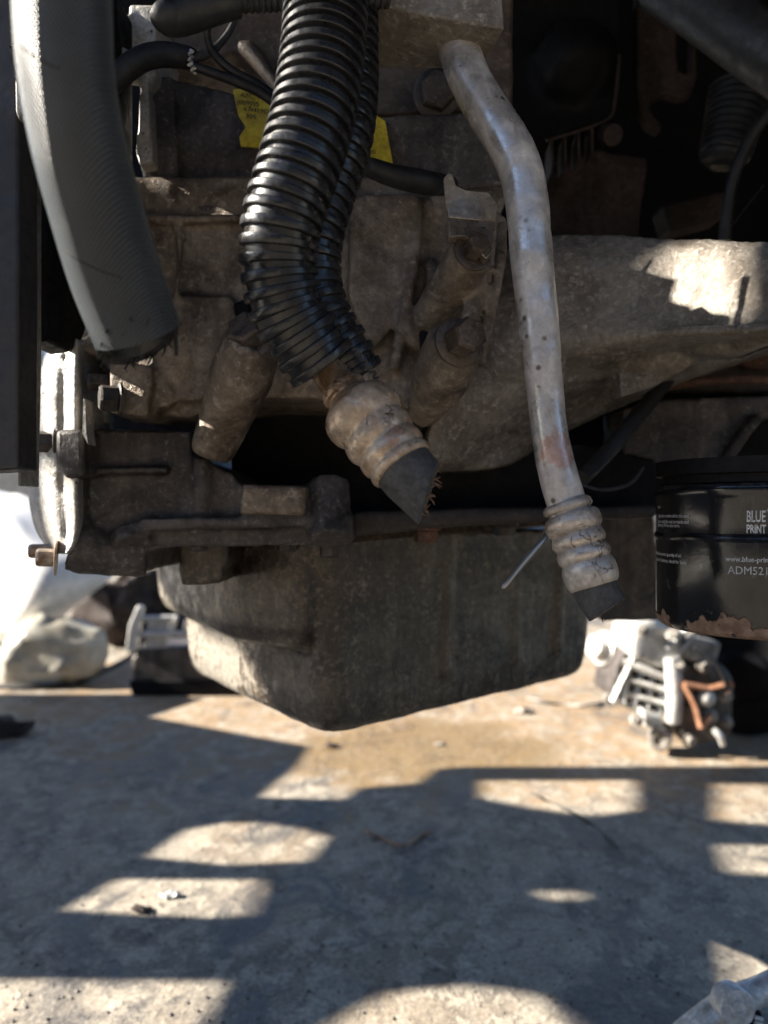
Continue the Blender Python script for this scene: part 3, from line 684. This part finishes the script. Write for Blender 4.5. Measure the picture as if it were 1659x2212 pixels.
g = G(); g.pxtube([(352, 30, .35, 30), (356, 32, .35, 38), (370, 33, .352, 42), (400, 28, .354, 42), (470, 12, .356, 36), (515, 6, .358, 30)], 6, 28); build('end_boot', g, M['rubber'], hs)
g = G(); a, b = corr([(495, 4, .358, 24), (560, 0, .36, 25), (660, -4, .362, 25), (760, -6, .364, 25), (840, -10, .368, 25)], 13, .12); g.tube(a, b, 28); build('ribbed_tube', g, M['rubber_grey'], hs, angle=28)
g = G(); g.pxtube([(790, 358, .40, 20), (850, 380, .41, 24), (920, 395, .42, 26), (940, 398, .43, 24), (975, 402, .44, 20)], 5, 18)
tag(build('black_tube', g, M['rubber']), 'black rubber tube passing behind the clip plate right of the conduit', 'tube')
#@@LEFT
# ------------------------------------------------------------------ radiator shroud on the far left
shr = thing('shroud', 'dark upright shroud panels along the left edge of the picture', 'shroud', P(20, 1020, .36))
g = G(); g.slab([(-260, -120), (38, -120), (40, 600), (38, 1014), (-260, 1030)], .345, .02); build('front_panel', g, M['shroud'], shr, bevel=.0015)
g = G(); g.slab([(36, -120), (50, -120), (50, 760), (44, 1050), (38, 1050)], .368, .02); build('edge_strip', g, M['silver_dull'], shr, bevel=.001)
g = G(); g.slab([(50, -120), (100, -120), (102, 735), (52, 742)], .39, .03); build('inner_panel', g, M['black'], shr, bevel=.002)
g = G(); g.slab([(96, -25), (250, -25), (250, 300), (140, 690), (120, 742), (96, 735)], .42, .03); build('rear_panel', g, M['black'], shr, bevel=.003)
g = G(); g.slab([(24, 100), (32, 100), (34, 240), (40, 258), (50, 240), (46, 130)], .34, .004); build('clip', g, M['silver_dull'], shr, bevel=.0006)
#@@BAY
# ------------------------------------------------------------------ dark engine bay at upper right
bay = thing('engine_bay', 'black shadowed engine bay behind the crossmember at upper right', 'engine bay', (.4, .9, .45))
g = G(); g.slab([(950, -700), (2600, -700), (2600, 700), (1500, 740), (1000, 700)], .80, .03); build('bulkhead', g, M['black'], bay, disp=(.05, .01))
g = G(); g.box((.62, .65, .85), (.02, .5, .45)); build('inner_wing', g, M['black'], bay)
g = G(); g.box((.28, .47, 1.02), (.70, .68, .012)); build('sky_block_bonnet', g, M['black'], bay)  # unseen slab over the bay, added to block the sky
g = G(); g.slab([(1090, -60), (1340, -60), (1345, 130), (1325, 235), (1300, 260), (1180, 300), (1090, 320)], .60, .08)
g.pxtube([(1240, 150, .60, 100), (1245, 155, .585, 70), (1250, 160, .58, 40)], 4, 28)
build('air_box', g, M['black'], bay, remesh=.003, soft=3)
g = G(); g.pxtube([(1338, 120, .585, 4), (1328, 220, .58, 4), (1305, 262, .578, 4), (1180, 304, .575, 4)], 5, 8); build('air_box_rim', g, M['bay_brown'], bay)
for i in range(4):
    g = G(); x = 1190+i*29; g.slab([(x, 302-i*9), (x+5, 301-i*9), (x+5, 372-i*14), (x, 374-i*14)], .578, .02); build('fin', g, M['bay_brown'], bay)
g = G(); g.slab([(1376, -60), (1462, -60), (1462, 120), (1466, 150), (1482, 160), (1494, 145), (1496, 60), (1506, 62), (1506, 170), (1494, 205), (1470, 210), (1440, 200), (1408, 215), (1406, 240), (1430, 268), (1428, 285), (1400, 270), (1384, 240), (1376, 190)], .63, .012)
build('slotted_bracket', g, M['bay_brown'], bay, bevel=.002)
g = G(); g.pxtube([(1310, 290, .58, 22), (1325, 292, .57, 22)], 3, 20); build('bracket_nut', g, M['bay_brown'], bay)
g = G(); g.slab([(1170, 380), (1290, 320), (1400, 340), (1385, 480), (1385, 520), (1180, 520)], .62, .04); build('rear_casting', g, M['bay_brown'], bay, remesh=.003, soft=2, disp=(.03, .004))
g = G(); a, b = corr([(1600, 190, .60, 66), (1590, 240, .60, 64), (1575, 300, .60, 58), (1562, 345, .60, 50), (1556, 372, .602, 14)], 15, .1); g.tube(a, b, 28); build('rubber_boot', g, M['rubber'], bay, angle=28)
g = G(); g.pxtube([(1680, 220, .56, 13), (1620, 300, .565, 13), (1580, 400, .57, 13), (1565, 520, .575, 13)], 5, 14)
g.pxtube([(1650, 400, .56, 2), (1610, 450, .555, 2), (1580, 490, .55, 2)], 4, 6); build('pipework', g, M['rubber'], bay)
g = G(); g.pxtube([(1430, -40, .50, 60), (1520, 20, .48, 62), (1620, 90, .46, 66), (1760, 180, .44, 70)], 6, 24)
tag(build('black_duct', g, M['rubber']), 'fat dull black duct crossing the top right corner', 'duct')
g = G(); g.slab([(1430, 440), (1560, 410), (1600, 430), (1560, 470), (1450, 500)], .65, .03); build('lower_clutter', g, M['bay_brown'], bay, bevel=.004)
#@@BACK
# ------------------------------------------------------------------ things on the ground behind
def lump(name, c, h, mat, strength, size, label=None, cat=None, parent=None):
    bm = bmesh.new(); bmesh.ops.create_icosphere(bm, subdivisions=4, radius=1)
    for v in bm.verts:
        v.co = Vector((c[0]+v.co.x*h[0], c[1]+v.co.y*h[1], c[2]+v.co.z*h[2]))
        nz = noise.noise_vector(v.co/size)*strength+noise.noise_vector(v.co/size*2.7)*strength*.4
        v.co += nz
        if v.co.z < .002: v.co.z = .002
    g = G(); g.v = [tuple(v.co) for v in bm.verts]; g.f = [tuple(x.index for x in f.verts) for f in bm.faces]; bm.free()
    o = build(name, g, mat, parent, angle=80)
    if label: tag(o, label, cat)
    return o
# white bumper skin
g = G(); rows = []
for r in ([(-420, 960, 2.30), (-200, 1000, 2.27), (0, 1062, 2.20), (60, 1075, 2.13), (240, 1150, 2.13)],
          [(-420, 1060, 2.06), (-200, 1080, 2.02), (0, 1110, 1.99), (80, 1150, 1.96), (250, 1195, 2.02)],
          [(-420, 1180, 1.93), (-200, 1190, 1.90), (0, 1200, 1.87), (110, 1215, 1.85), (255, 1232, 1.93)],
          [(-420, 1300, 1.93), (-200, 1300, 1.90), (0, 1290, 1.85), (90, 1290, 1.82), (205, 1275, 1.90)],
          [(-420, 1420, 1.99), (-200, 1430, 1.96), (-40, 1400, 1.90), (40, 1365, 1.86), (120, 1345, 1.93)],
          [(-420, 1480, 2.10), (-200, 1490, 2.07), (-60, 1460, 2.02), (0, 1440, 1.96), (55, 1420, 1.99)]):
    rows.append(r)
g.grid(sheet(rows, 0)[0], .012)
tag(build('white_bumper', g, M['white']), 'big white painted body panel blown out in the sun at lower left', 'body panel')
pb = NT('clear_plastic'); pb.b.inputs['Transmission Weight'].default_value = .35
pbm = pb.fin(pb.mix(pb.ramp(pb.noise(14, 5), .4, .6), (.62, .60, .52), (.42, .38, .31)), .3)
c0 = onfloor(100, 1480)
lump('plastic_bag', (c0.x, c0.y+.02, .065), (.14, .07, .08), pbm, .024, .075, 'crumpled cloudy plastic bag lying under the white body panel', 'plastic bag')
c0 = onfloor(255, 1400)
lump('dark_heap', (c0.x+.02, c0.y+.1, .09), (.17, .12, .12), M['bay_brown'], .07, .09, 'dark heap of scrap in the shade behind the plastic bag', 'scrap heap')
g = G(); q = catmull([(-60, 1478), (60, 1484), (160, 1474), (260, 1430), (300, 1402)], 8)
pts = [onfloor(a, b, .006) for a, b in q]
e0 = pts[-1]; pts += [e0+Vector((.03, .01, .02)), e0+Vector((.08, .01, .05)), e0+Vector((.12, .02, .055))]
g.tube(pts, .0055, 10); tag(build('ground_cable', g, M['rubber']), 'black cable trailing over the floor past the plastic bag', 'cable')
# gearcase on the left
bx = onfloor(350, 1502); bd = bx.y
gc = thing('gear_unit', 'small scrapped gear unit with silver bracket standing left of the sump', 'gear unit', bx)
g = G(); g.slab([(282, 1425), (300, 1400), (470, 1395), (520, 1410), (520, 1500), (285, 1500)], bd, .14); build('case', g, M['cast_dark'], gc, bevel=.006, remesh=.004, soft=2)
g = G(); g.slab([(278, 1470), (520, 1470), (520, 1502), (284, 1502)], bd-.008, .01); build('base', g, M['black'], gc, bevel=.003)
g = G(); g.slab([(296, 1308), (308, 1312), (304, 1340), (292, 1410), (270, 1408), (278, 1350)], bd-.01, .02)
g.slab([(304, 1332), (380, 1330), (380, 1342), (304, 1344)], bd-.005, .015); g.slab([(300, 1366), (420, 1364), (420, 1374), (300, 1378)], bd-.008, .015)
build('bracket', g, M['silver'], gc, bevel=.003)
g = G(); g.slab([(318, 1345), (365, 1338), (360, 1412), (312, 1416)], bd+.004, .02); g.slab([(375, 1330), (384, 1330), (372, 1375), (366, 1375)], bd-.006, .01); g.slab([(398, 1340), (405, 1340), (400, 1370), (392, 1370)], bd-.006, .01)
build('terminal_block', g, M['silver'], gc, bevel=.003)
# alternator on the right, silver and over-lit
bx = onfloor(1450, 1632); AD = bx.y
alt = thing('alternator', 'over-lit silver alternator with ribbed vents and copper bracket on the ground', 'alternator', bx)
rt = Matrix.Rotation(math.radians(35), 3, 'Z')
def A(x, y, dz=0.): return P(x, y, AD+dz)
def bar(g, p, q, w, dz, dz2=None):
    g.tube([A(p[0], p[1], dz), A(q[0], q[1], dz if dz2 is None else dz2)], w*AD/F, 4)
g = G()
g.slab([(1330, 1440), (1372, 1360), (1400, 1335), (1470, 1345), (1480, 1420), (1470, 1560), (1440, 1545), (1318, 1510)], AD+.036, .11); build('core', g, M['cast_dark'], alt, bevel=.006)
g = G(); g.slab([(1360, 1400), (1372, 1345), (1410, 1332), (1440, 1350), (1480, 1375), (1485, 1430), (1430, 1445), (1365, 1425)], AD+.0, .12); build('shell', g, M['silver'], alt, bevel=.012, remesh=.004, soft=3)
for k, (p, q_) in enumerate((((1345, 1430), (1440, 1462)), ((1338, 1462), (1440, 1492)), ((1326, 1492), (1440, 1522)), ((1322, 1512), (1430, 1552)), ((1378, 1400), (1322, 1515)), ((1362, 1425), (1345, 1520)), ((1388, 1440), (1368, 1530)), ((1412, 1448), (1396, 1538)), ((1436, 1455), (1424, 1548)))):
    g = G(); bar(g, p, q_, 6.5 if k else 9, .034, .012 if k < 4 else .024); build('vent_rib', g, M['silver'], alt)
g = G(); g.tube([A(1452, 1420, .0), A(1458, 1500, -.004), A(1454, 1560, .0)], [.013, .014, .012], 18); build('column', g, M['silver'], alt)
g = G(); g.slab([(1385, 1530), (1440, 1550), (1430, 1590), (1390, 1570)], AD, .06); build('lower_arm', g, M['silver'], alt, bevel=.008)
for (x, y, r, dz) in ((1425, 1598, 25, -.01), (1320, 1512, 17, .05)):
    g = G(); c = A(x, y, dz); ax = Vector((-.35, -.9, 0)); 
    g.lathe(c, ax, [(-.05, r*AD/F), (0, r*AD/F), (.004, r*.85*AD/F), (.004, r*.5*AD/F), (.0, r*.45*AD/F)], 24); build('mounting_lug', g, M['silver_dull'], alt)
g = G(); g.slab([(1470, 1430), (1570, 1440), (1590, 1470), (1582, 1590), (1560, 1605), (1480, 1612), (1462, 1560)], AD-.005, .07); build('end_plate', g, M['cast_dark'], alt, bevel=.008, remesh=.004, soft=2, disp=(.03, .006))
g = G()
for p, q_ in (((1478, 1478), (1530, 1488)), ((1530, 1488), (1580, 1476)), ((1478, 1478), (1500, 1520)), ((1500, 1520), (1514, 1572)), ((1580, 1476), (1566, 1500)), ((1514, 1572), (1535, 1545))):
    bar(g, p, q_, 7, -.018)
build('copper_bracket', g, M['copper'], alt)
g = G(); c = A(1528, 1508, -.02); g.lathe(c, (0, -1, .1), [(-.01, .014), (0, .014), (.003, .009), (.006, .005)], 20); build('hub', g, M['silver'], alt)
for (x, y, r) in ((1520, 1440, .009), (1566, 1500, .010), (1535, 1548, .009), (1490, 1600, .008), (1570, 1560, .007)):
    bolt(A(x, y, -.012), (.1, -1, 0), r, .010, M['silver_dull'], alt)
g = G(); g.pxtube([(1540, 1575, AD-.02, 7), (1555, 1590, AD-.025, 8), (1562, 1610, AD-.02, 6)], 4, 8); build('lever', g, M['silver'], alt)
g = G(); bar(g, (1440, 1400), (1490, 1350), 7, -.01); bar(g, (1470, 1410), (1500, 1370), 4, -.01); build('strap', g, M['silver'], alt)
for (x, y, r) in ((1385, 1362, .008), (1455, 1372, .009), (1375, 1555, .008), (1470, 1440, .007)):
    bolt(A(x, y, -.006), (-.3, -.8, .5), r, .012, M['silver_dull'], alt)
g = G(); g.pxtube([(1500, 1400, AD-.03, 5), (1535, 1420, AD-.035, 5), (1560, 1455, AD-.03, 5), (1572, 1490, AD-.02, 5)], 5, 8); build('lead', g, M['rubber'], alt)
g = G(); g.slab([(1490, 1375), (1560, 1390), (1545, 1440), (1480, 1425)], AD-.01, .05); build('regulator', g, M['silver_dull'], alt, bevel=.005)
g = G(); ax = Vector((-.9, -.4, .25)); c = A(1300, 1400, .10)
g.lathe(c, ax, [(-.05, .022), (-.02, .022), (-.02, .03), (0, .03), (.004, .02), (.02, .02), (.022, .012)], 28); build('pulley', g, M['silver'], alt)
# black wheel drum behind the alternator
c = onfloor(1660, 1600); g = G()
g.lathe((c.x, c.y+.08, .11), (-.5, -.85, 0), [(-.09, .09), (-.08, .108), (.06, .108), (.075, .10), (.078, .05), (.085, .045), (.09, .03)], 44)
tag(build('starter_motor', g, M['black']), 'black round motor body lying right of the alternator', 'motor')
g = G(); g.slab([(1600, 1392), (1720, 1380), (1720, 1480), (1650, 1440)], 1.7, .03); tag(build('pale_panel', g, M['white'], bevel=.004), 'white panel corner showing beneath the oil filter at right edge', 'panel')
# board-like slab, stones, twig and chips
def sheetfloor(name, poly, z, mat, label, cat):
    fr = [onfloor(a, b, z) for a, b in poly]; g = G(); g.prism(fr, [Vector((v.x, v.y, .001)) for v in fr]); return tag(build(name, g, mat, smooth=False), label, cat)
def rod_floor(path, r, z):
    g = G(); q = catmull(path, 6); g.tube([onfloor(a, b, z+.003*math.sin(i*.6)) for i, (a, b) in enumerate(q)], r, 8); return g
tag(build('twig', rod_floor([(790, 1796), (815, 1806), (868, 1826), (905, 1808), (935, 1795)], .0022, .004), M['thread']), 'bent brown wire lying in the shadow in the middle of the floor', 'wire')
tag(build('thin_wire', rod_floor([(1150, 1712), (1180, 1730), (1230, 1752), (1290, 1790), (1335, 1832)], .0016, .002), M['rubber_grey']), 'thin bluish strip lying across the shadow edge right of centre', 'strip')
tag(build('stick', rod_floor([(1140, 1508), (1200, 1520), (1260, 1524), (1310, 1515)], .003, .004), M['silver_dull']), 'straight grey stick on the sunlit floor behind the sump', 'stick')
for i, (x, y, r, mt, lab) in enumerate((
    (307, 1969, .007, 'bay_brown', 'small dark stone at the lower edge of a slanted light patch'),
    (716, 1614, .008, 'bay_brown', 'dark pebble on the sunlit floor below the sump corner'),
    (368, 1938, .006, 'silver', 'flat white chip inside the slanted light patch'),
    (950, 1610, .006, 'cast_grey', 'pale grey metal flake on the wet sunlit floor'),
    (10, 1588, .036, 'bay_brown', 'dark lump of oily rag at the left edge of the floor'),
    (1130, 1540, .012, 'cast_grey', 'pale stone on sunlit floor between sump and alternator'))):
    c = onfloor(x, y); lump('stone' if r < .03 else 'oily_rag', (c.x, c.y, r*.3), (r*1.5, r, r*.55), M[mt], r*.5, r*1.2, lab, 'stone' if r < .03 else 'rag')
# silver linkage at the lower right corner
c = onfloor(1560, 2190)
lk = thing('linkage', 'pale silver jointed linkage arm poking into the lower right corner', 'linkage', onfloor(1600, 2190))
LD = .52
g = G(); g.pxtube([(1440, 2290, LD, 40), (1500, 2236, LD, 40), (1560, 2186, LD, 37), (1600, 2160, LD, 33), (1640, 2140, LD+.004, 28), (1720, 2100, LD+.01, 26)], 5, 24); build('arm', g, M['silver'], lk)
g = G(); g.lathe(P(1592, 2178, LD-.012), (.1, -1, .15), [(-.012, pr(40, LD)), (0, pr(40, LD)), (.0015, pr(37, LD)), (.0016, pr(18, LD)), (.003, pr(17, LD)), (.0032, pr(7, LD)), (.0018, pr(6, LD))], 36); build('pivot', g, M['silver'], lk)
g = G(); g.slab([(1600, 2178), (1640, 2182), (1652, 2202), (1640, 2240), (1590, 2216)], LD-.008, .012); build('jaw', g, M['black'], lk, bevel=.001)
for k in range(2):
    g = G(); y0 = 2196+k*12; g.slab([(1632, y0), (1650, y0+5), (1648, y0+11), (1630, y0+6)], LD-.010, .003); build('tooth', g, M['white'], lk)
g = G(); g.pxtube([(1580, 2212, LD-.004, 10), (1610, 2232, LD-.004, 10), (1640, 2246, LD-.004, 8)], 4, 12); build('prong', g, M['silver'], lk)
# yard wall far behind
g = G(); g.box((0, 9, 1.1), (14, .1, 1.1)); tag(build('yard_wall', g, M['silver_dull'], bevel=.01), 'low grey yard wall far behind the car', 'wall')
# ------------------------------------------------------------------ scrap sheet beside the car (out of view on the left, casts the barred shade)
U = Vector((.41, .912, 0)).normalized(); B0 = Vector((-1.7, .7, 0)); NN = Vector((U.y, -U.x, 0))
def onpanel(Q):
    t = (Q-B0).dot(NN)/SUN_DIR.dot(NN); p = Q-SUN_DIR*t
    return ((p-B0).dot(U), p.z)
holes = []
for poly in [
    [(320, 1548), (440, 1508), (470, 1476), (1900, 1440), (1900, 1654), (1000, 1656), (938, 1662), (900, 1692), (772, 1702), (735, 1727), (555, 1722), (640, 1650), (664, 1612)],
    [(1030, 1685), (1370, 1685), (1370, 1750), (1280, 1762), (1150, 1745), (1030, 1722)],
    [(400, 1790), (480, 1776), (560, 1776), (640, 1788), (705, 1808), (660, 1860), (500, 1868), (310, 1850)],
    [(250, 1897), (570, 1900), (545, 1976), (470, 1981), (130, 1966)],
    [(-200, 2112), (480, 2118), (425, 2225), (380, 2330), (-200, 2330)],
    [(640, 2330), (700, 2212), (830, 2142), (1000, 2127), (1150, 2150), (1240, 2212), (1280, 2330)],
    [(1540, 1692), (1800, 1695), (1800, 1790), (1540, 1772)],
    [(1548, 1824), (1800, 1830), (1800, 1900), (1565, 1882)],
    [(1555, 2040), (1590, 2000), (1800, 1990), (1800, 2180), (1570, 2130)],
    [(1150, 1925), (1230, 1922), (1260, 1940), (1200, 1945)],
]:
    holes.append([onpanel(onfloor(*p)) for p in poly])
def hull(p):
    p = sorted(set(p)); 
    def half(q):
        h = []
        for c in q:
            while len(h) > 1 and (h[-1][0]-h[-2][0])*(c[1]-h[-2][1])-(h[-1][1]-h[-2][1])*(c[0]-h[-2][0]) <= 0: h.pop()
            h.append(c)
        return h
    a = half(p); b = half(p[::-1]); return a[:-1]+b[:-1]
for poly, d0, d1 in [
    ([(-40, -120), (330, -120), (400, 720), (120, 790)], .22, .29),
    ([(-60, 700), (200, 700), (200, 890), (-60, 870)], .42, .46),
    ([(60, 1000), (200, 1060), (200, 1200), (100, 1200)], .435, .46),
    ([(225, -40), (350, -40), (330, 200), (320, 345), (225, 345)], .435, .46),
    ([(500, 70), (600, 110), (600, 200), (520, 160)], .475, .482),
    ([(490, -100), (730, -100), (610, 450), (490, 500)], .305, .345),
    ([(-400, 1000), (240, 1000), (240, 1560), (-400, 1560)], 1.7, 2.2),
    ([(260, 1300), (430, 1300), (430, 1430), (260, 1430)], 1.66, 1.72),
    ([(1270, 1310), (1610, 1310), (1610, 1640), (1270, 1640)], 1.22, 1.35),
]:
    holes.append(hull([onpanel(P(x, y, d)) for x, y in poly for d in (d0, d1)]))
bpy.context.view_layer.update(); DG = dg()
def inside(p, poly):
    c = False; j = len(poly)-1
    for i in range(len(poly)):
        a, b = poly[i], poly[j]
        if (a[1] > p[1]) != (b[1] > p[1]) and p[0] < (b[0]-a[0])*(p[1]-a[1])/(b[1]-a[1])+a[0]: c = not c
        j = i
    return c
for nm, poly in (('crossmember', [(1432, 548), (1470, 515), (1608, 515), (1600, 700), (1500, 700)]), ('oil_sump', [(400, 1360), (470, 1378), (520, 1400), (545, 1440), (560, 1480), (605, 1535), (620, 1580), (400, 1580)])):
    pts = []
    for ix in range(24):
        for iy in range(24):
            x = min(p[0] for p in poly)+(max(p[0] for p in poly)-min(p[0] for p in poly))*ix/23
            y = min(p[1] for p in poly)+(max(p[1] for p in poly)-min(p[1] for p in poly))*iy/23
            if not inside((x, y), poly): continue
            o = Vector((0, 0, CAMZ)); hit = S.ray_cast(DG, o, (P(x, y, 1)-o).normalized())
            if hit[0] and hit[4].name == nm: pts.append(onpanel(hit[1]))
    if len(pts) > 3: holes.append(hull(pts))
def panel_pt(s, z, off): 
    p = B0+U*s+NN*off; return Vector((p.x, p.y, z))
SC = dict(s0=-.80, s1=1.12, z0=.15, z1=2.2)
g = G(); g.prism([panel_pt(s, z, 0) for s, z in ((SC['s0'], SC['z0']), (SC['s1'], SC['z0']), (SC['s1'], SC['z1']), (SC['s0'], SC['z1']))],
                 [panel_pt(s, z, .006) for s, z in ((SC['s0'], SC['z0']), (SC['s1'], SC['z0']), (SC['s1'], SC['z1']), (SC['s0'], SC['z1']))])
scrap = build('sun_mask_sheet', g, M['silver_dull'], smooth=False)
tag(scrap, 'added sheet with openings shaped for the sun patches, left of the engine, outside the view', 'light mask')
for h in holes:
    g = G(); g.prism([panel_pt(s, z, -.05) for s, z in h], [panel_pt(s, z, .06) for s, z in h])
    c = build('cutter', g, M['ink'], smooth=False)
    m = scrap.modifiers.new('cut', 'BOOLEAN'); m.object = c; m.operation = 'DIFFERENCE'; m.solver = 'EXACT'
    bpy.context.view_layer.update()
    me = bpy.data.meshes.new_from_object(scrap.evaluated_get(dg()))
    scrap.modifiers.clear(); scrap.data = me
    bpy.data.objects.remove(c)


g = G(); rr_ = []
for i in range(81):
    x = -1.3+i*.05; rr_.append([Vector((x, -.9, 2.5+.02*(i % 2))), Vector((x, 3.6, 2.9+.02*(i % 2)))])
g.grid(rr_, .004, Vector((0, 0, 1))); tag(build('sky_block_canopy', g, M['silver_dull'], smooth=False), 'corrugated canopy added high above the car to darken the shade, outside the view', 'canopy')  # unseen canopy, added to hold back overhead sky and deepen the shade

g = G(); g.box((-.5, -3.2, 1.0), (6.0, .1, 1.0)); tag(build('fill_block_wall', g, M['silver_dull'], bevel=.02), 'grey wall added behind the camera to cut the sky light, outside the view', 'wall')  # unseen wall, added to reduce the fill light from behind the camera

# loose grit over the floor
rg = random.Random(11); g = G()
for k in range(1400):
    y = 1490+(rg.random()**.8)*760; x = rg.uniform(-60, 1720); c = onfloor(x, y); r = .0006+.0022*rg.random()**4
    pts = [c+Vector((rg.uniform(.6, 1.2)*r*a, rg.uniform(.6, 1.2)*r*b, rg.uniform(.5, .9)*r*cc)) for a, b, cc in ((1, 0, .4), (-1, 0, .4), (0, 1, .4), (0, -1, .4), (0, 0, 1.2))]
    g.add(pts, [(0, 2, 4), (2, 1, 4), (1, 3, 4), (3, 0, 4)])
gr = build('grit', g, M['cast_dark'], smooth=False); gr['kind'] = 'stuff'; gr['label'] = 'fine dark grit scattered over the concrete floor'
